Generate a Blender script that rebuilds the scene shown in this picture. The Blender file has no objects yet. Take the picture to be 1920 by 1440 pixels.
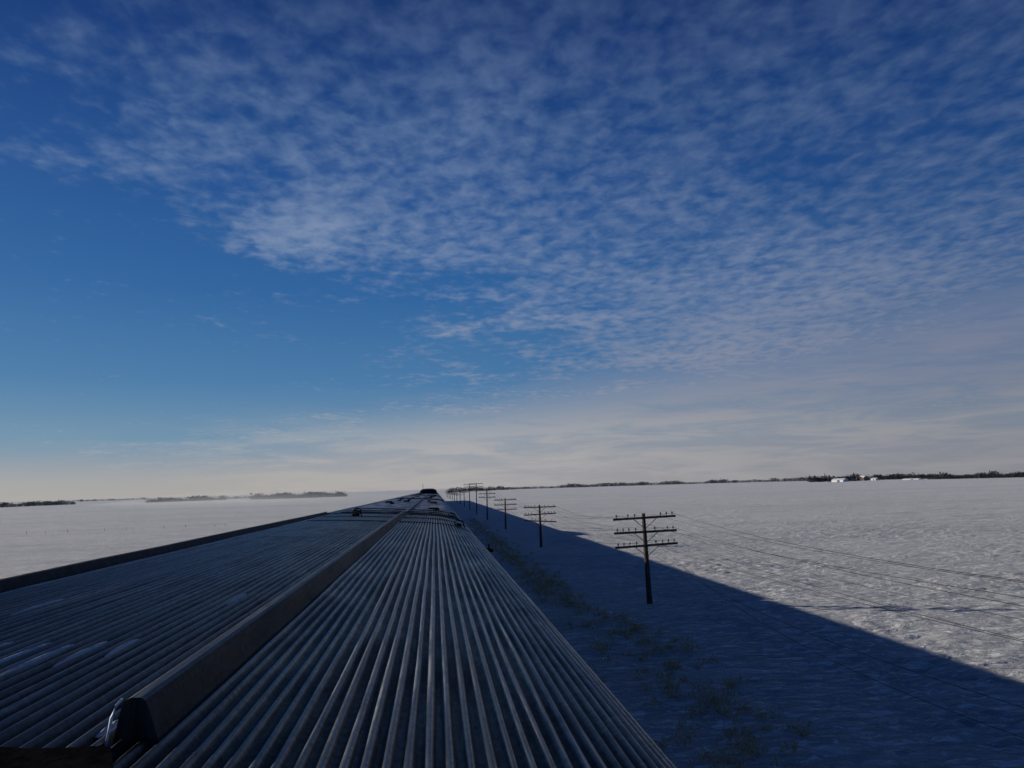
import bpy, math, random
import numpy as np
from mathutils import Vector, Matrix
random.seed(7); rng=np.random.RandomState(11)
S=bpy.context.scene
try:
    S.view_settings.view_transform='Standard'; S.view_settings.look='None'; S.view_settings.exposure=0
except Exception: pass
COL=S.collection
H=6.0
def lin(r,g,b):
    f=lambda c:(c/255/12.92) if c/255<=0.04045 else ((c/255+0.055)/1.055)**2.4
    return (f(r),f(g),f(b),1)

# ---------------------------------------------------------------- camera
cam=bpy.data.cameras.new("camera"); co=bpy.data.objects.new("camera",cam); COL.objects.link(co)
cam.sensor_width=36; cam.lens=1400/1920*36; cam.clip_start=0.05; cam.clip_end=60000
ph,th,ro=math.radians(6.09),math.radians(7.85),math.radians(1.67)
F=Vector((math.sin(ph)*math.cos(th),math.cos(ph)*math.cos(th),math.sin(th)))
R=Vector((math.cos(ph),-math.sin(ph),0)); U=R.cross(F)
iR=math.cos(ro)*R-math.sin(ro)*U; iU=math.cos(ro)*U+math.sin(ro)*R
M=Matrix((iR,iU,-F)).transposed().to_4x4(); M.translation=Vector((0,0,H)); co.matrix_world=M
S.camera=co

# ---------------------------------------------------------------- sun + world
az=math.radians(-66); el=math.radians(16.5)
ts=Vector((math.sin(az)*math.cos(el),math.cos(az)*math.cos(el),math.sin(el)))
sl=bpy.data.lights.new("sun","SUN"); sl.energy=4.0; sl.angle=math.radians(0.53); sl.color=(1.0,0.935,0.83)
so=bpy.data.objects.new("sun",sl); COL.objects.link(so); so.rotation_euler=ts.to_track_quat('Z','Y').to_euler(); so.location=(-30,10,30)

W=bpy.data.worlds.new("World"); S.world=W; W.use_nodes=True
nt=W.node_tree; nt.nodes.clear()
class NB:
    def __init__(s,nt): s.nt=nt
    def n(s,t,**k):
        x=s.nt.nodes.new(t)
        for a,b in k.items(): setattr(x,a,b)
        return x
    def l(s,a,b): s.nt.links.new(a,b)
    def setin(s,sock,v):
        if isinstance(v,bpy.types.NodeSocket): s.l(v,sock)
        else: sock.default_value=v
    def m(s,op,a,b=None,c=None,clamp=False):
        x=s.n('ShaderNodeMath',operation=op); x.use_clamp=clamp
        s.setin(x.inputs[0],a)
        if b is not None: s.setin(x.inputs[1],b)
        if c is not None: s.setin(x.inputs[2],c)
        return x.outputs[0]
    def mr(s,v,a,b,c=0,d=1,smooth=True):
        x=s.n('ShaderNodeMapRange'); x.interpolation_type='SMOOTHSTEP' if smooth else 'LINEAR'
        s.setin(x.inputs[0],v)
        for i,q in enumerate((a,b,c,d)): s.setin(x.inputs[i+1],q)
        return x.outputs[0]
    def noise(s,vec,scale,detail=3,rough=.5,dist=0):
        x=s.n('ShaderNodeTexNoise'); s.l(vec,x.inputs['Vector'])
        x.inputs['Scale'].default_value=scale; x.inputs['Detail'].default_value=detail
        x.inputs['Roughness'].default_value=rough; x.inputs['Distortion'].default_value=dist
        return x.outputs['Fac']
    def ramp(s,v,pts,interp='LINEAR'):
        x=s.n('ShaderNodeValToRGB'); s.l(v,x.inputs[0]); e=x.color_ramp.elements; x.color_ramp.interpolation=interp
        while len(e)<len(pts): e.new(0.5)
        for i,(p,c) in enumerate(pts): e[i].position=p; e[i].color=c
        return x.outputs[0]
    def mix(s,f,a,b,bt='MIX'):
        x=s.n('ShaderNodeMix',data_type='RGBA',blend_type=bt)
        s.setin(x.inputs[0],f); s.setin(x.inputs[6],a); s.setin(x.inputs[7],b); return x.outputs[2]
    def mapping(s,vec,rot=(0,0,0),sc=(1,1,1),loc=(0,0,0)):
        x=s.n('ShaderNodeMapping'); s.l(vec,x.inputs[0]); x.inputs['Rotation'].default_value=rot
        x.inputs['Scale'].default_value=sc; x.inputs['Location'].default_value=loc; return x.outputs[0]
b=NB(nt)
tc=b.n('ShaderNodeTexCoord'); sep=b.n('ShaderNodeSeparateXYZ'); b.l(tc.outputs['Generated'],sep.inputs[0])
X,Y,Z=sep.outputs
z0=b.m('MAXIMUM',Z,0.0)
zz=b.m('ADD',z0,0.06)
cx=b.n('ShaderNodeCombineXYZ'); b.l(b.m('DIVIDE',X,zz),cx.inputs[0]); b.l(b.m('DIVIDE',Y,zz),cx.inputs[1])
P=cx.outputs[0]
fc=b.n('ShaderNodeFloatCurve'); b.l(z0,fc.inputs[1])
cv=fc.mapping.curves[0]
pts=[(0,.20),(.05,.20),(.085,.26),(.115,.48),(.15,.56),(.2475,.49),(.294,.33),(.364,.13),(.45,.06),(.6,.04),(1,.0)]
cv.points[0].location=pts[0]; cv.points[1].location=pts[-1]
for p in pts[1:-1]: cv.points.new(*p)
fc.mapping.update()
g=b.m('SUBTRACT',fc.outputs[0],0.5)
big=b.noise(P,0.8,3,.6,.3)
med=b.noise(b.mapping(P,rot=(0,0,.5),sc=(1,1.05,1)),2.5,3,.6,.4)
sm=b.noise(b.mapping(P,rot=(0,0,.25),sc=(1.1,.9,1)),13.0,3,.5,.25)
fine=b.noise(b.mapping(P,rot=(0,0,-.3),sc=(1.1,.85,1)),30,2,.6,.2)
d=b.m('SUBTRACT',X,g)
d=b.m('ADD',d,b.m('MULTIPLY',b.m('SUBTRACT',med,.5),.62))
d=b.m('ADD',d,b.m('MULTIPLY',b.m('SUBTRACT',big,.5),.50))
cover=b.mr(d,-.24,.28,0,1)
def blob(cx_,cz_,rx,rz):
    a=b.m('POWER',b.m('DIVIDE',b.m('SUBTRACT',X,cx_),rx),2.0); c=b.m('POWER',b.m('DIVIDE',b.m('SUBTRACT',Z,cz_),rz),2.0)
    return b.m('MULTIPLY',b.m('EXPONENT',b.m('MULTIPLY',b.m('ADD',a,c),-1.0)),b.mr(Y,0,.2,0,1))
bl=b.m('ADD',b.m('MULTIPLY',blob(-.15,.315,.08,.04),1.8),b.m('MULTIPLY',blob(-.28,.42,.12,.06),.6))
bl=b.m('ADD',bl,b.m('MULTIPLY',blob(.42,.18,.30,.10),1.0))
bl=b.m('ADD',bl,b.m('MULTIPLY',blob(-.28,.215,.06,.02),.6))
tex=b.m('ADD',b.m('ADD',b.m('MULTIPLY',sm,.46),b.m('MULTIPLY',med,.22)),b.m('ADD',b.m('MULTIPLY',big,.20),b.m('MULTIPLY',fine,.12)))
thr=b.m('MULTIPLY_ADD',cover,-.210,.560)
thr=b.m('SUBTRACT',thr,b.m('MULTIPLY',bl,.09))
dens=b.mr(tex,thr,b.m('ADD',thr,.37),0,1)
base=b.ramp(z0,[(0,lin(160,160,163)),(.03,lin(144,153,166)),(.07,lin(108,142,170)),(.14,lin(72,121,167)),(.25,lin(46,99,157)),(.38,lin(31,79,142)),(.52,lin(18,56,118)),(.66,lin(7,34,82)),(.78,lin(3,25,64)),(1,lin(1,18,50))])
ccol=b.ramp(z0,[(0,lin(168,165,167)),(.06,lin(165,165,171)),(.15,lin(148,153,172)),(.28,lin(142,157,184)),(.45,lin(112,137,172)),(.6,lin(70,96,140)),(.72,lin(22,48,88)),(1,lin(6,25,56))])
veil=b.m('MULTIPLY',b.mr(big,.35,.7,.75,1.0),b.mr(z0,.1,.5,.95,.68,False))
opac=b.m('MULTIPLY',dens,veil)
cl2=b.n('ShaderNodeCombineXYZ'); b.l(b.m('MULTIPLY',X,5.0),cl2.inputs[0]); b.l(b.m('MULTIPLY',Y,5.0),cl2.inputs[1]); b.l(b.m('MULTIPLY',Z,42.0),cl2.inputs[2])
low=b.noise(cl2.outputs[0],1.3,5,.62,.5)
edge=b.m('ADD',z0,b.m('MULTIPLY',b.m('SUBTRACT',low,.5),.12))
edge=b.m('SUBTRACT',edge,b.m('MULTIPLY',b.m('MAXIMUM',X,-.1),.20))
bank_=b.m('MULTIPLY',b.mr(edge,.145,.03,0,1),b.mr(b.m('ADD',X,b.m('MULTIPLY',b.m('SUBTRACT',low,.5),.4)),-.32,-.12,.0,.9))
opac=b.m('MAXIMUM',opac,b.m('MULTIPLY',bank_,b.mr(low,.32,.66,.55,1)))
sky=b.mix(opac,base,ccol)
brt=b.m('MULTIPLY',b.mr(low,.40,.62,0,.5),b.mr(Z,.115,.04,0,1))
sky=b.mix(b.m('MULTIPLY',brt,b.mr(X,-.36,-.10,.12,1)),sky,lin(182,179,178))
warm=b.m('MULTIPLY',b.mr(Z,.055,.0,0,1),b.mr(X,.2,-.35,0.0,.6))
sky=b.mix(warm,sky,lin(170,166,162))
sky=b.mix(1.0,sky,b.ramp(b.mr(X,-.55,.75,0,1,False),[(0,(1.06,1.08,1.06,1)),(.45,(1,1,1,1)),(1,(.60,.63,.70,1))]),'MULTIPLY')
sky=b.mix(1.0,sky,b.ramp(b.mr(Y,-.4,.55,0,1,False),[(0,(.22,.60,.86,1)),(1,(1,1,1,1))]),'MULTIPLY')
bg=b.n('ShaderNodeBackground'); b.l(sky,bg.inputs[0]); bg.inputs[1].default_value=.95
ns=b.n('ShaderNodeTexSky',sky_type='NISHITA'); ns.sun_disc=False; ns.sun_elevation=el; ns.sun_rotation=az
bg2=b.n('ShaderNodeBackground'); b.l(ns.outputs[0],bg2.inputs[0]); bg2.inputs[1].default_value=.003
ad=b.n('ShaderNodeAddShader'); b.l(bg.outputs[0],ad.inputs[0]); b.l(bg2.outputs[0],ad.inputs[1])
ow=b.n('ShaderNodeOutputWorld'); b.l(ad.outputs[0],ow.inputs[0])

# ---------------------------------------------------------------- materials
def mat(name):
    m=bpy.data.materials.new(name); m.use_nodes=True; t=m.node_tree
    return m,NB(t),t.nodes['Principled BSDF']
def simple(name,c1,c2,scale=8,rough=.8,metal=0,bump=.2,spec=.5):
    m,q,p=mat(name); t=q.n('ShaderNodeTexCoord').outputs['Object']
    n=q.noise(t,scale,5,.6)
    q.l(q.mix(q.mr(n,.35,.65),(*c1,1),(*c2,1)),p.inputs['Base Color'])
    p.inputs['Roughness'].default_value=rough; p.inputs['Metallic'].default_value=metal
    p.inputs['Specular IOR Level'].default_value=spec
    bp=q.n('ShaderNodeBump'); bp.inputs['Strength'].default_value=bump; bp.inputs['Distance'].default_value=.02
    q.l(n,bp.inputs['Height']); q.l(bp.outputs[0],p.inputs['Normal'])
    return m
msnow,q,p=mat("snow")
t=q.n('ShaderNodeTexCoord').outputs['Object']
n1=q.noise(q.mapping(t,rot=(0,0,.25),sc=(.45,1,1)),.55,6,.62,.4)
n2=q.noise(q.mapping(t,rot=(0,0,.25),sc=(.5,1,1)),2.9,6,.72,.6)
n3=q.noise(q.mapping(t,sc=(.12,.5,1)),.035,5,.6)
n4=q.noise(q.mapping(t,rot=(0,0,.1),sc=(.1,.6,1)),.35,5,.6,.3)
n5=q.noise(q.mapping(t,rot=(0,0,.12),sc=(.3,.7,1)),.16,6,.7,.5)
c=q.mix(q.mr(n1,.35,.68),(.72,.725,.73,1),(.88,.875,.865,1))
c=q.mix(q.m('MULTIPLY',q.mr(n3,.42,.68),.40),c,(.62,.635,.65,1))
c=q.mix(q.m('MULTIPLY',q.mr(n4,.5,.66),.28),c,(.52,.54,.56,1))
c=q.mix(q.m('MULTIPLY',q.mr(n5,.5,.64),.25),c,(.48,.50,.53,1))
q.l(c,p.inputs['Base Color']); p.inputs['Roughness'].default_value=.75
p.inputs['Specular IOR Level'].default_value=.15
bp=q.n('ShaderNodeBump'); bp.inputs['Strength'].default_value=.95; bp.inputs['Distance'].default_value=.17
hh=q.m('ADD',q.m('MULTIPLY',q.mr(n2,.42,.64),.8),q.m('MULTIPLY',q.mr(n1,.45,.7),.8))
hh=q.m('ADD',hh,q.m('MULTIPLY',q.mr(n5,.45,.62),1.5))
q.l(hh,bp.inputs['Height']); q.l(bp.outputs[0],p.inputs['Normal'])
mcrust=simple("frost_crust",(.7,.71,.73),(.85,.85,.86),30,.5,0,.1,.4)
def steel(name,dk,lt,metal,r0,r1,ribs=False,frost=0.0):
    m,q,p=mat(name)
    t=q.n('ShaderNodeTexCoord').outputs['Object']
    a1=q.noise(q.mapping(t,sc=(1.4,.45,1)),2.2,6,.7,.8); a2=q.noise(q.mapping(t,sc=(9,.6,1)),4,5,.7)
    a3=q.noise(t,45,3,.6); a4=q.noise(q.mapping(t,sc=(22,.18,1)),1.0,3,.6)
    cc=q.mix(q.mr(a1,.34,.66),(*dk,1),(*lt,1))
    cc=q.mix(q.m('MULTIPLY',q.mr(a2,.45,.66),.75),cc,(dk[0]*.5,dk[1]*.4,dk[2]*.4,1))
    rgh=q.mr(q.m('ADD',q.m('MULTIPLY',a1,.6),q.m('MULTIPLY',a3,.4)),.32,.68,r0,r1)
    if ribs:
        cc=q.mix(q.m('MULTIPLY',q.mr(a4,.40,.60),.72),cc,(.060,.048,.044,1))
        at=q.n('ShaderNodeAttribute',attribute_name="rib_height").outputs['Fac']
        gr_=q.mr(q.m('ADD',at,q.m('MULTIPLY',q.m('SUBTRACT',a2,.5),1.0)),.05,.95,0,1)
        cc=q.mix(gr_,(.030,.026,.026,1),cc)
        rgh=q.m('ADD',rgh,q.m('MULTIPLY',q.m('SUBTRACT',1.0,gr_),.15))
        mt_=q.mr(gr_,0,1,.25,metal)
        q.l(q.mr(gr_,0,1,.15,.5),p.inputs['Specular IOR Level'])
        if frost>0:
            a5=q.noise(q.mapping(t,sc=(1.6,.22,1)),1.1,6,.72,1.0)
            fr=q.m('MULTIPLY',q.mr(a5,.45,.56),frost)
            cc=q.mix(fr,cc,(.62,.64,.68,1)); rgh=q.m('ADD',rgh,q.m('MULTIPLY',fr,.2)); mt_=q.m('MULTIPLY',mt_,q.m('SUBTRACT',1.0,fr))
        q.l(mt_,p.inputs['Metallic'])
    else: p.inputs['Metallic'].default_value=metal
    q.l(cc,p.inputs['Base Color'])
    q.l(rgh,p.inputs['Roughness'])
    bp=q.n('ShaderNodeBump'); bp.inputs['Strength'].default_value=.35; bp.inputs['Distance'].default_value=.01
    q.l(q.m('ADD',a2,q.m('MULTIPLY',a3,.3)),bp.inputs['Height']); q.l(bp.outputs[0],p.inputs['Normal'])
    return m
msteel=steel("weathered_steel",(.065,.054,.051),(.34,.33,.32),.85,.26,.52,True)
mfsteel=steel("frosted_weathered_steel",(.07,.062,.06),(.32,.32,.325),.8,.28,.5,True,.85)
mridge=steel("dark_ridge_steel",(.022,.019,.018),(.055,.051,.05),.25,.55,.75)  # darker copy for the ridge flanks, their shaded side put into the colour
mridge.node_tree.nodes['Principled BSDF'].inputs['Specular IOR Level'].default_value=.2
mtop=steel("sunlit_ridge_top_steel",(.045,.04,.04),(.15,.148,.15),.6,.4,.6)  # lighter copy for the ridge top, sunlight put into its colour
mdark=simple("dark_painted_metal",(.010,.010,.012),(.022,.02,.02),12,.85,.0,.2,.12)
mflash=simple("tarred_flashing",(.006,.006,.007),(.012,.011,.011),20,1.0,.0,.3,.0)
mgrey=simple("dull_grey_metal",(.035,.033,.034),(.07,.068,.07),10,.7,.2,.2,.2)
mpale=simple("pale_worn_gutter",(.12,.12,.125),(.25,.25,.26),6,.5,.5,.2)
mside=simple("stainless_side",(.2,.2,.21),(.35,.35,.36),3,.35,.85,.1)
mwood=simple("weathered_pole_wood",(.035,.025,.02),(.09,.065,.05),14,.9,0,.6)
mglassd=simple("dome_glass_dark",(.008,.01,.014),(.015,.016,.02),6,.5,0,.0,.15)
mins=simple("insulator_glass",(.03,.04,.04),(.06,.07,.07),10,.3,0,0)
mwire=simple("wire_metal",(.025,.023,.022),(.04,.038,.036),4,.9,.0,0,.1)
mweed=simple("dry_weed",(.50,.36,.17),(.75,.57,.31),5,.9,0,0)
mwoods=simple("bare_woodland",(.03,.034,.042),(.07,.072,.08),.2,1,0,0)  # bluish tone carries some distance haze in the colour
mhaze=simple("hazed_woodland",(.07,.075,.09),(.12,.125,.14),.2,1,0,0)  # woods made paler, distance haze put into the colour
mhaze_pale=simple("pale_hazed_woodland",(.08,.085,.10),(.14,.145,.16),.2,1,0,0)  # paler again, for woods with more haze painted in
mwhite=simple("white_siding",(.55,.55,.56),(.65,.65,.65),.5,.7,0,0)
mroofs=simple("snowy_farm_roof",(.6,.6,.63),(.75,.75,.76),.5,.7,0,0)
mred=simple("dull_siding",(.12,.07,.06),(.2,.14,.12),.5,.8,0,0)
mrail=simple("rail_steel",(.1,.07,.05),(.2,.16,.13),5,.5,.7,.1)

def mk(name,verts,faces,m,parent=None,smooth=False,**props):
    me=bpy.data.meshes.new(name); me.from_pydata([tuple(v) for v in verts],[],faces); me.update()
    if m: me.materials.append(m)
    if smooth: me.polygons.foreach_set('use_smooth',[True]*len(me.polygons))
    o=bpy.data.objects.new(name,me); COL.objects.link(o)
    if parent: o.parent=parent
    for k,v in props.items(): o[k]=v
    return o
def empty(name,loc,label,cat,group=None):
    o=bpy.data.objects.new(name,None); o.location=loc; COL.objects.link(o); o["label"]=label; o["category"]=cat
    if group:o["group"]=group
    return o
class Geo:
    def __init__(s): s.v=[];s.f=[]
    def add(s,v,f):
        k=len(s.v); s.v+=list(v); s.f+=[tuple(i+k for i in x) for x in f]
    def box(s,c,d,rot=None):
        vs=[Vector((sx*d[0]/2,sy*d[1]/2,sz*d[2]/2)) for sx in(-1,1) for sy in(-1,1) for sz in(-1,1)]
        if rot: vs=[rot@v for v in vs]
        vs=[v+Vector(c) for v in vs]
        s.add(vs,[(0,1,3,2),(4,6,7,5),(0,4,5,1),(2,3,7,6),(0,2,6,4),(1,5,7,3)])
    def tube(s,pts,rad,n=8,cap=True):
        pts=[Vector(p) for p in pts]
        k=len(s.v)
        for i,pt in enumerate(pts):
            t=(pts[min(i+1,len(pts)-1)]-pts[max(i-1,0)]).normalized()
            a=t.orthogonal().normalized() if abs(t.z)>.9 else t.cross(Vector((0,0,1))).normalized()
            bb=t.cross(a); r=rad[i] if isinstance(rad,(list,tuple)) else rad
            for j in range(n):
                w=2*math.pi*j/n; s.v.append(pt+r*(math.cos(w)*a+math.sin(w)*bb))
        for i in range(len(pts)-1):
            for j in range(n):
                j2=(j+1)%n; s.f.append((k+i*n+j,k+i*n+j2,k+(i+1)*n+j2,k+(i+1)*n+j))
        if cap: s.f.append(tuple(k+j for j in range(n))[::-1]); s.f.append(tuple(k+(len(pts)-1)*n+j for j in range(n)))
    def obj(s,name,m,parent=None,smooth=False,**p): return mk(name,s.v,s.f,m,parent,smooth,**p)

# ---------------------------------------------------------------- ground
def vnoise(x,y,seed):
    r=np.random.RandomState(seed).rand(256,256)
    xi=np.floor(x).astype(int); yi=np.floor(y).astype(int); fx=x-xi; fy=y-yi
    fx=fx*fx*(3-2*fx); fy=fy*fy*(3-2*fy)
    a=r[xi%256,yi%256];c=r[(xi+1)%256,yi%256];d=r[xi%256,(yi+1)%256];e=r[(xi+1)%256,(yi+1)%256]
    return (a*(1-fx)+c*fx)*(1-fy)+(d*(1-fx)+e*fx)*fy
def fbm(x,y,seed,o=4):
    t=0;a=.5
    for i in range(o): t=t+a*vnoise(x*2**i,y*2**i,seed+i); a*=.5
    return t
def grow(start,step,end,k=1.045):
    out=[];v=start
    while v<end: step*=k; v+=step; out.append(v)
    return out
xd=list(np.arange(4.5,50,.16)); xr=grow(xd[-1],.16,16000,1.03); xm=list(np.arange(-6,4.5,.5)); xl=[-v for v in grow(6,.5,16000,1.05)][::-1]
xs=np.array(xl+xm+xd+xr)
yd=list(np.arange(11,85,.18)); yr=grow(yd[-1],.18,16000,1.03); yl=[-v for v in grow(0,1.,300,1.2)][::-1]
ys=np.array(yl+list(np.arange(0,11,.5))+yd+yr)
GX,GY=np.meshgrid(xs,ys)
ca,sa=math.cos(.25),math.sin(.25)
RX=GX*ca+GY*sa; RY=-GX*sa+GY*ca
fade=1/(1+(np.hypot(GX,GY)/180)**2)
wx=(fbm(GX*.3,GY*.3,77,2)-.4)*1.5
n_a=fbm(RX*.65+50+wx,RY*1.35+50+wx,3,4)
n_b=fbm(RX*1.8+90+wx,RY*3.5+9,21,3)
patch=np.clip((fbm(GX*.09+7,GY*.13+3,40,3)-.20)/.33,0,1)
ridge_=1-np.abs(n_a-.47)*7; ridge_=np.clip(ridge_,0,1)**1.5
Zg=(fbm(GX*.045+3,GY*.06+4,60,3)-.45)*.14+patch*(ridge_*.065+np.clip(n_a-.5,0,1)*.20+(n_b-.45)*.14)+(n_a-.45)*.075+(n_b-.45)*.045
Zg=Zg*fade*np.where(GX>12,1,.5)
dist=np.abs(GX+.82); bank=np.clip((5.2-dist)/2.8,0,1); bank=bank*bank*(3-2*bank)
Zg=Zg+bank*.9
nx,ny=len(xs),len(ys)
co_=np.stack([GX.ravel(),GY.ravel(),Zg.ravel()],1)
ii=np.arange((ny-1)*(nx-1)); r_=ii//(nx-1); c_=ii%(nx-1); k0=r_*nx+c_
fs=np.stack([k0,k0+1,k0+nx+1,k0+nx],1)
me=bpy.data.meshes.new("snow_field"); me.vertices.add(len(co_)); me.vertices.foreach_set('co',co_.ravel().astype(np.float32))
me.loops.add(fs.size); me.loops.foreach_set('vertex_index',fs.ravel().astype(np.int32))
me.polygons.add(len(fs)); me.polygons.foreach_set('loop_start',np.arange(0,fs.size,4,dtype=np.int32)); me.polygons.foreach_set('loop_total',np.full(len(fs),4,dtype=np.int32))
me.update(calc_edges=True); me.polygons.foreach_set('use_smooth',[True]*len(fs)); me.materials.append(msnow)
gr=bpy.data.objects.new("ground",me); COL.objects.link(gr); gr["kind"]="structure"; gr["label"]="flat wind-scoured snow-covered prairie field"
gz=Geo()
for xx in(-.82-.72,-.82+.72): gz.box((xx,240,1.13),(.07,520,.16))
gz.obj("railway_track",mrail,kind="structure",label="steel rails on a snow-covered embankment under the train")

# ---------------------------------------------------------------- train
ctrl=[(-2.49,-1.2),(-2.485,-.68),(-2.45,-.53),(-2.38,-.50),(-1.8,-.505),(-1.2,-.53),(-.75,-.56),(-.2,-.595),(.1,-.625),(.35,-.675),(.58,-.76),(.72,-.87),(.79,-1.0),(.81,-1.2)]
cp=np.array(ctrl)
seg=np.r_[0,np.cumsum(np.hypot(*np.diff(cp,axis=0).T))]
def prof(s):
    k=.10; ss=np.linspace(-k,k,7)
    x=np.mean([np.interp(np.clip(s+d,0,seg[-1]),seg,cp[:,0]) for d in ss],0)
    z=np.mean([np.interp(np.clip(s+d,0,seg[-1]),seg,cp[:,1]) for d in ss],0)
    return x,z
PITCH=.0465
NR=int(seg[-1]/PITCH)
def roof(name,y0,y1,laps,parent,near=False):
    pat=[(0,0),(.16,-.02),(.28,.40),(.40,.82),(.52,1.0),(.64,.82),(.76,.40),(.88,-.02)]
    if not near: pat=[(0,0),(.3,0),(.45,1),(.65,1),(.8,0)]
    s=[];hgt=[]
    nr=NR
    for i in range(nr):
        for a,h in pat: s.append((i+a)*seg[-1]/nr); hgt.append(h)
    s=np.array(s+[seg[-1]]); hgt=np.array(hgt+[0])
    x,z=prof(s); x2,z2=prof(s+.005); x1,z1=prof(s-.005)
    tx=x2-x1; tz=z2-z1; L=np.hypot(tx,tz)+1e-9; nxx=-tz/L; nzz=tx/L
    edges=[y0]+list(laps)+[y1]
    V=[];Fc=[];A=[]; n=len(s)
    ribk=np.floor(s/seg[-1]*nr+.001)
    for a,c in zip(edges[:-1],edges[1:]):
        m_=max(1,int((c-a)/.3)) if near else 1
        shift=random.uniform(-.0008,.0008) if near else 0
        base=len(V)
        for k in range(m_+1):
            f=k/m_; yy=a+(c-a)*f+(.012 if k==m_ and c!=y1 else 0)
            jit=(vnoise(ribk*1.7+.3,np.full_like(ribk,yy*1.3),5)-.5)*(.005 if near else .0)
            sh=(vnoise(ribk*1.1+7,np.full_like(ribk,yy*.7),15)-.5)*(.008 if near else .0)
            hh=hgt*.018+.0012*(1-f)+jit
            for a_,bb,c_2,dd,e,s_ in zip(x,z,nxx,nzz,hh,sh): V.append((a_+c_2*e+shift+s_,yy,H+bb+dd*e))
            A+=list(np.clip(hgt,0,1))
        for r in range(m_):
            for i in range(n-1): Fc.append((base+r*n+i,base+r*n+i+1,base+(r+1)*n+i+1,base+(r+1)*n+i))
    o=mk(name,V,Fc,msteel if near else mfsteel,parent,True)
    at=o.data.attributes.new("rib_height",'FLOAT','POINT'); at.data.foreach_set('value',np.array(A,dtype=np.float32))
    return o
def bodymesh(y0,y1,parent,name="body"):
    x,z=prof(np.linspace(0,seg[-1],24))
    poly=[(-2.47,-4.1)]+[(min(max(a,-2.47),.79),bb-.022) for a,bb in zip(x,z)]+[(.79,-4.1)]
    n=len(poly); V=[(a,y0,H+c) for a,c in poly]+[(a,y1,H+c) for a,c in poly]
    Fc=[(i,(i+1)%n,n+(i+1)%n,n+i) for i in range(n)]+[tuple(range(n))[::-1],tuple(range(n,2*n))]
    return mk(name,V,Fc,mside,parent)
def bogie(y,parent):
    g=Geo()
    for yy in(-1.2,1.2):
        for xx in(-.72,.72):
            g.tube([(-.82+xx-.06,y+yy,1.66),(-.82+xx+.06,y+yy,1.66)],.45,20)
    for xx in(-1.0,1.0): g.box((-.82+xx,y,1.66),(.14,3.2,.3))
    g.obj("bogie",mdark,parent)
def gangway(y,parent):
    g=Geo()
    for i in range(5):
        g.box((-.82,y+.06+i*.1,H-2.0),(1.5-.12*(i%2),.05,2.3-.12*(i%2)))
    g.box((-.82,y+.27,H-2.0),(1.3,.5,2.1))
    g.obj("gangway",mdark,parent)
def ridge(name,y0,y1,parent,sec,zb=-.565,top=()):
    n=len(sec); V=[];Fc=[]; ys_=list(np.arange(y0,y1,.9))+[y1]; MI=[]
    for yy in ys_:
        j=random.uniform(-.003,.003)
        for a,c in sec: V.append((a+j,yy,H+zb+c+j*.5))
    for r in range(len(ys_)-1):
        for i in range(n-1): Fc.append((r*n+i,(r+1)*n+i,(r+1)*n+i+1,r*n+i+1)); MI.append(1 if i in top else 0)
    Fc.append(tuple(range(n))); Fc.append(tuple((len(ys_)-1)*n+i for i in range(n))[::-1]); MI+=[0,0]
    o=mk(name,V,Fc,mridge,parent); o.data.materials.append(mtop); o.data.polygons.foreach_set('material_index',MI)
    return o

CE=17.4
car=empty("passenger_car",(0,0,0),"stainless steel passenger car with dirty ribbed roof and raised ridge","train car","cars of the passenger train")
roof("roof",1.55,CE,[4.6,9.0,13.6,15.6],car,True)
bodymesh(-9,CE,car); bogie(13.6,car); gangway(CE,car)
ridge("roof_ridge",1.89,CE-.1,car,[(-.744,-.01),(-.724,.092),(-.714,.104),(-.704,.109),(-.682,.108),(-.672,.101),(-.662,.080),(-.645,.025),(-.630,-.012)],top=(1,2,3,4))
g=Geo(); g.tube([(-.753,1.876,H-.575),(-.746,1.876,H-.53),(-.740,1.876,H-.495),(-.732,1.878,H-.47),(-.720,1.882,H-.456)],[.005,.003,.0045,.0035,.003],6); g.obj("edge_highlight_bead",mcrust,car,True)  # added pale bead, paints the sunlit highlight along the ridge's near edge
for yy in (13.6,15.6):
    x,z=prof(np.linspace(.9,seg[-1]-.45,60)); V=[];Fc=[]
    for a,c in zip(x,z): V+=[(a,yy-.02,H+c+.004),(a,yy-.02,H+c+.024),(a,yy+.02,H+c+.024),(a,yy+.02,H+c+.004)]
    for i in range(59):
        k=i*4; Fc+=[(k,k+1,k+5,k+4),(k+1,k+2,k+6,k+5),(k+2,k+3,k+7,k+6)]
    mk("lap_strip",V,Fc,mridge,car)
def guard(y0,y1,parent,m=None,drop=0):
    sec=[(-2.475,-.66),(-2.50,-.448-drop),(-2.475,-.436-drop),(-2.455,-.440-drop),(-2.43,-.505)]
    n=len(sec);V=[];Fc=[];ysr=list(np.arange(y0,y1-.3,1.45))+[y1]
    for r in ysr:
        j=random.uniform(-.003,.003)
        for a,c in sec: V.append((a,r,H+c+j))
    for r in range(len(ysr)-1):
        for i in range(n-1): Fc.append((r*n+i,r*n+i+1,(r+1)*n+i+1,(r+1)*n+i))
    mk("roof_edge_guard",V,Fc,m or mgrey,parent)
guard(1.5,CE+.25,car)
x,z=prof(np.linspace(.75,seg[-1]-.8,120)); V=[];Fc=[]
for i,(a,c) in enumerate(zip(x,z)):
    wob=.008*math.sin(a*9)+.006*math.sin(a*31)+random.uniform(-.006,.006)
    e=1.825+wob if a<-.72 else 1.60+.3*wob
    if -.72<=a<-.62: e=1.825-(a+.72)/.10*.22
    V+= [(a,.9,H+c+.024),(a,e,H+c+.021),(a,e+.012,H+c-.01)]
for i in range(119):
    k=i*3; Fc+=[(k,k+3,k+4,k+1),(k+1,k+4,k+5,k+2)]
mk("window_flashing",V,Fc,mflash,car,False)
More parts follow.
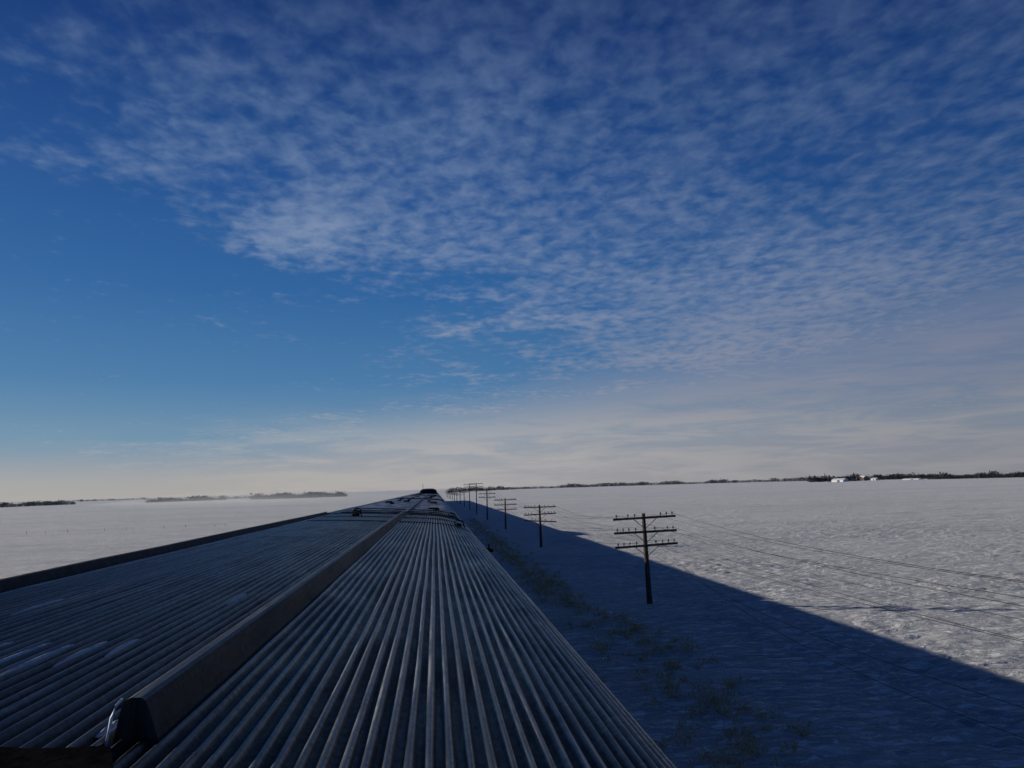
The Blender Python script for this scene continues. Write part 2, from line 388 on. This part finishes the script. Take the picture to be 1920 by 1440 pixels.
def bracket(x,y,z,parent,name="grab_iron"):
    g=Geo(); g.tube([(x-.09,y,z),(x-.09,y,z+.09),(x-.04,y,z+.12),(x+.06,y,z+.09),(x+.1,y,z-.02)],.014,8); g.box((x-.02,y+.05,z+.02),(.12,.07,.06)); g.obj(name,mdark,parent,True)
bracket(.45,14.2,H-.70,car); bracket(-1.6,15.9,H-.50,car)
g=Geo(); g.box((.79,11.4,H-.93),(.06,.09,.07)); g.tube([(.81,11.36,H-.93),(.85,11.34,H-.93)],.025,10); g.tube([(.79,11.4,H-.9),(.8,11.4,H-.84)],.010,6); g.obj("marker_lamp",mdark,car)

L=25.4
farsec=[(-.80,0),(-.77,.045),(-.755,.055),(-.69,.055),(-.675,.045),(-.64,-.01)]
starts=[18.1+26*i for i in range(14)]
for k,y0 in enumerate(starts):
    dome=(k==3)
    c=empty("passenger_car",(0,0,0),"stainless steel passenger car with a dark glass viewing dome" if dome else "stainless steel passenger car with ribbed roof and small roof vents","train car","cars of the passenger train")
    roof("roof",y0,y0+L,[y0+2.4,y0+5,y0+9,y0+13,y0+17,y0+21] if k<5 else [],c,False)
    bodymesh(y0,y0+L,c); bogie(y0+3,c); bogie(y0+L-3,c); gangway(y0+L,c)
    ridge("roof_ridge",y0+.4,y0+L-.4,c,farsec,top=(1,2,3))
    guard(y0-.1,y0+L+.1,c,mpale,.03)
    if k>4: continue
    for _i in range(9):
        yy=random.uniform(2.0,23); xx=random.choice((random.uniform(-1.9,-1.1),random.uniform(-.35,.1)))
        g=Geo(); zc=H+float(np.interp(xx,cp[3:,0],cp[3:,1]))+.02; sx=random.uniform(.12,.4); sy=random.uniform(.15,.6)
        g.box((xx,y0+yy,zc),(sx,sy,.06))
        for i in range(4): g.box((xx,y0+yy-sy*.35+sy*.23*i,zc+.04),(sx*.85,.025,.03))
        g.obj("roof_vent",random.choice((mdark,mdark,mgrey)),c)
    for (yo,wd) in ((.2,2.3),(1.3,1.9),(3.1,1.7)):
        x,z=prof(np.linspace(.9,seg[-1]-.5,40)); V=[];Fc=[]
        for a,cc_ in zip(x,z):
            w_=.02+.012*math.sin(a*40)
            V+=[(a,y0+yo-w_,H+cc_+.004),(a,y0+yo-w_,H+cc_+.034),(a,y0+yo+.04,H+cc_+.034),(a,y0+yo+.04,H+cc_+.004)]
        for i in range(39):
            q_=i*4; Fc+=[(q_,q_+1,q_+5,q_+4),(q_+1,q_+2,q_+6,q_+5),(q_+2,q_+3,q_+7,q_+6)]
        mk("lap_strip",V,Fc,mdark,c)
    bracket(.42,y0+.6,H-.70,c); bracket(-1.9,y0+.9,H-.52,c)
    if dome:
        V=[];Fc=[];na=13
        yb=y0+2
        ysd=[yb,yb+.5,yb+1.4,yb+6,yb+7.2,yb+9]; hs=[.05,.48,.62,.62,.42,.05]; ws=[1.15,1.15,1.12,1.12,1.15,1.15]
        for yv,hv,wv in zip(ysd,hs,ws):
            for i in range(na):
                a=math.pi*i/(na-1); cx_,sx_=math.cos(a),math.sin(a)
                V.append((-.82-wv*math.copysign(abs(cx_)**.6,cx_),yv,H-.6+(hv+.1)*sx_**.55))
        for r in range(len(ysd)-1):
            for i in range(na-1): Fc.append((r*na+i,r*na+i+1,(r+1)*na+i+1,(r+1)*na+i))
        Fc.append(tuple(range(na))); Fc.append(tuple(len(V)-na+i for i in range(na))[::-1])
        mk("viewing_dome",V,Fc,mglassd,c,False)
        g=Geo(); g.tube([(-1.5,yb+1,H-.3),(-1.52,yb+1,H+.75)],.025,6); g.obj("antenna",mdark,c)
V=Geo()
pw=seg[-1]/NR
def valley(xw):
    best=None
    for k in range(NR):
        a,c=prof(np.array([(k+.02)*pw])); 
        if best is None or abs(a[0]-xw)<abs(best[0]-xw): best=(float(a[0]),float(c[0]))
    return best
for (xw,y0,y1,w) in [(-1.12,2.75,3.05,.016),(-1.20,2.60,3.0,.018),(-1.32,2.45,2.95,.022),(-1.40,2.42,2.98,.022),(-1.53,2.5,3.0,.022),(-1.66,2.6,2.95,.018),(-.80,1.92,2.06,.03),(-.78,2.72,3.0,.026),(-.78,3.3,3.55,.022),(-1.85,3.6,4.1,.016),(-1.0,3.9,4.3,.014)]:
    xx,zc=valley(xw); zb=zc+H+.008
    n=16; k=len(V.v)
    for i in range(n+1):
        f=i/n; ww=w*math.sin(math.pi*min(1,f*.96+.02))**.6*(1+.15*math.sin(i*.9+xw*9))
        yy=y0+(y1-y0)*f; hh=.010*math.sin(math.pi*min(1,f*.96+.02))**.5
        V.v+=[(xx-ww/2,yy,zb),(xx,yy,zb+hh),(xx+ww/2,yy,zb)]
    for i in range(n):
        V.f+=[(k+i*3,k+i*3+1,k+i*3+4,k+i*3+3),(k+i*3+1,k+i*3+2,k+i*3+5,k+i*3+4)]
V.obj("snow_patches",mcrust,None,True,kind="stuff",label="thin crusts of snow caught between the roof ribs")

# ---------------------------------------------------------------- telegraph poles
offs=[-1.45,-1.15,-.85,-.5,.5,.85,1.15,1.45]
polesP=[(11.0,-.5,4.5,0,0),(10.65,37.7,4.48,.0,0),(10.45,75,4.15,-.05,1),(10.1,109,4.4,.04,1),(9.75,142,5.8,.05,2),(9.65,176,7.2,.02,2),(9.65,210,7.3,-.05,2),(9.6,248,6.3,.0,2),(9.6,288,5.2,.03,2),(9.5,326,4.9,0,2),(9.4,364,4.8,0,2),(9.3,402,4.8,0,2),(9.2,440,4.6,0,2),(9.1,478,4.5,0,2),(9.0,520,4.5,0,2),(8.9,560,4.5,0,2)]
wirepts={}
for pi,(px,py,h,lean,lod) in enumerate(polesP):
    zs=[h-.22,h-.92,h-1.60]
    tilt=[random.uniform(-.012,.012) for _ in zs]
    if pi==1: tilt=[.028,.018,.04]; lean=-.10
    rr=random.Random(pi+3)
    lab="weathered wooden telegraph pole with three crossarms standing in snow"
    if pi==2: lab="weathered telegraph pole with a sagging lower crossarm in snow"; tilt=[0,.03,-.07]
    if pi in(5,6): lab="tall wooden telegraph pole with three crossarms beside the track"
    if lod<2:
        root=empty("telegraph_pole",(px,py,0),lab,"telegraph pole","telegraph poles along the railway")
    sh=Geo(); lx=lean; sh.tube([(0,0,-.4),(lx*.3,0,h*.3),(lx*.7,.0,h*.7),(lx,0,h)],[.145,.13,.105,.088],12)
    allg=Geo(); allg.add(sh.v,sh.f)
    if lod<2: sh.obj("pole_shaft",mwood,root,True)
    for ai,zc in enumerate(zs):
        lx=lean*zc/h; rt=Matrix.Rotation(-tilt[ai],3,'Y')
        hw=1.62
        g=Geo(); g.box((lx,-.15,zc),(2*hw,.09,.108),rt)
        if lod==2: allg.add(g.v,g.f)
        else: arm=g.obj("crossarm",mwood,root)
        for j,o_ in enumerate(offs):
            if rr.random()<(.22 if pi!=1 else .15): continue
            bx=Vector((lx,-.15,zc))+rt@Vector((o_,0,.055))
            gi=Geo(); gi.tube([bx,bx+Vector((0,0,.07)),bx+Vector((0,0,.071)),bx+Vector((0,0,.11)),bx+Vector((0,0,.14)),bx+Vector((0,0,.175))],[.017,.017,.042,.05,.036,.03],8)
            if lod==2: allg.add(gi.v,gi.f)
            else: gi.obj("insulator",mins,arm,True)
        gb=Geo()
        for s_ in(-1,1):
            gb.tube([(lx+s_*.62,-.21,zc-.03),(lx+s_*.03,-.2,zc-.52)],.018,5)
        if lod==2: allg.add(gb.v,gb.f)
        else: gb.obj("brace",mwood,root)
    if lod==2:
        o=allg.obj("telegraph_pole",mwood); o.location=(px,py,0); o["label"]=lab; o["category"]="telegraph pole"; o["group"]="telegraph poles along the railway"
    wirepts[pi]=(px,py,zs,tilt,lean,h)
for (ai,of,sag) in [(0,1.45,.75),(0,-1.15,.55),(1,1.45,.55),(1,.85,.7),(1,-1.45,.5),(2,1.45,.6),(2,-.5,1.3),(2,.5,2.3),(0,.5,.6)]:
    g=Geo(); pts=[]
    last=5
    for pi in range(last):
        a=wirepts[pi];c=wirepts[pi+1]
        N=28 if pi<2 else 12
        la=a[4]*a[2][ai]/a[5]; lc=c[4]*c[2][ai]/c[5]
        for i in range(N+(pi==last-1)):
            f=i/N
            xx=(a[0]+la)*(1-f)+(c[0]+lc)*f+of; y_=a[1]*(1-f)+c[1]*f-.15
            z_=(a[2][ai]+a[3][ai]*of)*(1-f)+(c[2][ai]+c[3][ai]*of)*f+.16-4*min(sag,(1.3 if pi==0 else .7) if sag<2 else sag*(1 if pi==0 else .4))*f*(1-f)
            pts.append((xx,y_,z_))
    g.tube(pts,.0078 if of>.9 else .006,5)
    o=g.obj("telegraph_wire",mwire,None,True); o["label"]="thin sagging wire strung between telegraph poles"; o["category"]="wire"; o["group"]="wires strung between the telegraph poles"

# ---------------------------------------------------------------- weeds
V=[];Fc=[]
def weed(x,y,sz):
    nb=random.randint(9,20)
    for _ in range(nb):
        a=random.uniform(0,6.28); hgt=sz*random.uniform(.35,1.05); ln=hgt*random.uniform(.3,1.3)
        bx=x+random.gauss(0,.22*sz*2); by=y+random.gauss(0,.22*sz*2)
        w=random.uniform(.006,.012); px_,py_=math.cos(a+1.57)*w,math.sin(a+1.57)*w
        k=len(V); p=[]
        for f in(0,.4,.75,1):
            p.append((bx+math.cos(a)*ln*f*f,by+math.sin(a)*ln*f*f,hgt*f*(1-.3*f*f)))
        for i,(qx,qy,qz) in enumerate(p):
            s=1 if i<3 else .4
            V.append((qx-px_*s,qy-py_*s,qz)); V.append((qx+px_*s,qy+py_*s,qz))
        for i in range(3): Fc.append((k+2*i,k+2*i+1,k+2*i+3,k+2*i+2))
        if random.random()<.8:
            for _ in range(random.randint(3,10)):
                qx,qy,qz=p[random.choice((2,3,3))]; k=len(V); r=random.uniform(.012,.028)
                c=Vector((qx+random.gauss(0,.03),qy+random.gauss(0,.03),qz+random.gauss(0,.05)))
                for _i in range(3): V.append(tuple(c+Vector((random.gauss(0,r),random.gauss(0,r),random.gauss(0,r)))))
                Fc.append((k,k+1,k+2))
cl=[(8.3,23),(8.4,26.5),(8.1,29),(7.0,38),(6.8,44),(7.2,47),(6.5,53),(6.3,62),(6.4,72),(6.6,84),(7.7,19),(7.4,33),(7.2,16.5),(6.6,98),(7.5,21),(7.0,41),(6.6,49),(6.4,57),(6.4,67),(6.5,78)]
for (cxx,cyy) in cl:
    for _ in range(random.randint(6,15)): weed(cxx+random.gauss(0,.55),cyy+random.gauss(0,1.7+cyy*.03),random.uniform(.15,.58 if cyy>24 else .42))
for _ in range(340):
    y=random.uniform(14,150); weed(random.gauss(6.8,.75),y,random.uniform(.1,.36))
mk("dry_weeds",V,Fc,mweed,None,kind="stuff",label="dry brown weeds poking through snow on the embankment")

# ---------------------------------------------------------------- distance
def polar(a,d): a=math.radians(a); return (math.sin(a)*d,math.cos(a)*d)
def wood(a0,a1,d0,d1,h,n,label,name="distant_wood",depth=30,spruce=.0,m=None,taper=12):
    V=[];Fc=[]
    for i in range(n):
        f=random.random(); a=a0+(a1-a0)*f; d=d0+(d1-d0)*f+random.uniform(-depth,depth)
        x,y=polar(a,d); hh=h*(.5+.7*vnoise(np.array([f*22.0]),np.array([1.0]),int(abs(a0)*10))[0])*random.uniform(.7,1.1)
        edge=min(f,1-f)*taper; hh*=min(1,.5+edge)
        if random.random()<spruce:
            r=hh*.2; hh*=1.25; k=len(V); V.append((x,y,hh)); 
            for j in range(6): V.append((x+r*math.cos(j*1.05),y+r*math.sin(j*1.05),.1*hh))
            for j in range(6): Fc.append((k,k+1+j,k+1+(j+1)%6))
        else:
            k=len(V); V+= [(x-.15,y,0),(x+.15,y,0),(x,y,hh*.8)]; Fc.append((k,k+1,k+2))
            for _ in range(20):
                c=Vector((x+random.gauss(0,hh*.45),y+random.gauss(0,hh*.2),hh*random.uniform(.0,.85))); r=hh*.10; k=len(V)
                for _i in range(3): V.append(tuple(c+Vector((random.gauss(0,r*1.5),random.gauss(0,r),abs(random.gauss(0,r))))))
                Fc.append((k,k+1,k+2))
    mk(name,V,Fc,m or mwoods,None,kind="stuff",label=label)
fl="low bare shelterbelt of trees across the snowy field"
wood(-31,-24.2,900,1150,6.5,420,fl,m=mhaze)
wood(-20,-14.9,1000,1100,5.8,400,fl,m=mhaze_pale,taper=20)
wood(-15,-13,1300,1300,4,100,"thin hedge of bare scrub on the horizon",m=mhaze_pale)
wood(-13.2,-6.5,950,1000,7,520,fl,m=mhaze_pale,taper=16)
wood(-24.5,-19.5,2600,2600,6,160,"thin hedge of bare scrub on the horizon",m=mhaze_pale)
wood(1.0,6,1200,1800,8,260,"thin line of bare trees on the horizon",m=mhaze)
wood(5.5,19.5,1900,2100,9,700,"thin line of bare trees on the horizon",m=mhaze)
wood(19.0,28.5,2200,1900,9,560,"thin line of bare trees on the horizon",depth=60,m=mhaze)
wood(27.4,30.6,1250,1250,9,280,"farmyard windbreak of spruces and bare trees",spruce=.2,taper=30)
wood(30.0,36,1450,1350,8.5,560,"farmyard windbreak of spruces and bare trees",spruce=.06,taper=60)
wood(34.8,43,1150,1000,6.8,900,"dark bare woodland belt at the field edge",depth=40,taper=6)
def farm(a,d,w,l,h,m,label,cat="barn",name="barn",rh=2.2,rz=-72):
    x,y=polar(a,d); e=empty(name,(x,y,0),label,cat); e.rotation_euler=(0,0,math.radians(rz))
    g=Geo(); g.add([(-w/2,-l/2,-.2),(w/2,-l/2,-.2),(w/2,l/2,-.2),(-w/2,l/2,-.2),(-w/2,-l/2,h),(w/2,-l/2,h),(w/2,l/2,h),(-w/2,l/2,h),(-w/2,0,h+rh),(w/2,0,h+rh)],[(0,1,5,4),(2,3,7,6),(1,2,6,9,5),(3,0,4,8,7)])
    g.obj("wall",m,e)
    g=Geo(); o_=.6
    g.add([(-w/2-o_,-l/2-o_,h-.25),(w/2+o_,-l/2-o_,h-.25),(w/2+o_,0,h+rh+.1),(-w/2-o_,0,h+rh+.1),(w/2+o_,l/2+o_,h-.25),(-w/2-o_,l/2+o_,h-.25)],[(0,1,2,3),(3,2,4,5)])
    g.obj("roof",mroofs,e)
    g=Geo(); g.box((w*.1,-l/2-.06,h*.38),(min(4,w*.2),.1,h*.75)); g.obj("door",mgrey,e)
farm(29.4,1130,20,10,2.8,mwhite,"long white farm barn with snowy roof","barn",rh=1.8)
farm(30.9,1300,9,9,5,mred,"small dull farmhouse with snowy roof","house","farmhouse",3)
farm(31.6,1290,9,7,2.4,mwhite,"pale farm shed with snowy roof","shed","farm_shed",1.4)
farm(33.9,1200,26,10,1.1,mwhite,"very long low white farm shed with snowy roof","shed","farm_shed",.6)
for a_ in (30.25,30.4):
    x,y=polar(a_,1230); g=Geo(); g.tube([(x,y,0),(x,y,4),(x,y,5.2)],[1.8,1.8,.3],16); o=g.obj("grain_bin",mwhite,None); o["label"]="round pale metal grain bin with conical top"; o["category"]="grain bin"; o["group"]="grain bins at the farm"
fe=empty("field_fence",(0,0,0),"low field fence of thin posts in blown snow","fence")
posts=[]
for i in range(12):
    f=i/11; x=-88+f*48+random.uniform(-1.8,1.8); y=142+f*14
    posts.append((x,y)); g=Geo(); hh=random.uniform(.35,.7); lx=random.uniform(-.1,.1)
    g.tube([(x,y,-.2),(x+lx,y,hh)],[.035,.03],6); g.obj("fence_post",mwood,fe)
g=Geo()
for zf in(.2,.33): g.tube([(x,y,zf) for x,y in posts],.004,4)
g.obj("fence_wire",mwire,fe)

# ---------------------------------------------------------------- blowing snow haze: thin real volume drifting off the train
mv=bpy.data.materials.new("blowing_snow"); mv.use_nodes=True; vt=mv.node_tree; vt.nodes.clear()
vo=vt.nodes.new('ShaderNodeOutputMaterial'); vs=vt.nodes.new('ShaderNodeVolumeScatter'); vs.inputs['Density'].default_value=.00055; vs.inputs['Color'].default_value=(.98,.98,.98,1); vs.inputs['Anisotropy'].default_value=.5
vt.links.new(vs.outputs[0],vo.inputs['Volume'])
base_=[(-60,300,35,1),(-75,360,60,5),(-95,440,85,8),(-115,530,110,10),(-140,620,130,9),(-170,720,150,6),(-200,800,160,1.5)]
n=12
for sc in (1,.66,.36):
    V=[];Fc=[]
    for (x,y,w,h) in base_:
        yc=530+(y-530)*(.5+.5*sc)
        for j in range(n):
            a=math.pi*j/(n-1); V.append((x-w*sc*math.cos(a),yc,.45+.03*(1-sc)+h*sc*math.sin(a)**1.6))
    for r in range(len(base_)-1):
        for j in range(n): Fc.append((r*n+j,r*n+(j+1)%n,(r+1)*n+(j+1)%n,(r+1)*n+j))
    Fc.append(tuple(range(n))[::-1]); Fc.append(tuple((len(base_)-1)*n+j for j in range(n)))
    mk("blowing_snow",V,Fc,mv,None,False,kind="stuff",label="pale haze of blowing snow beside the train")
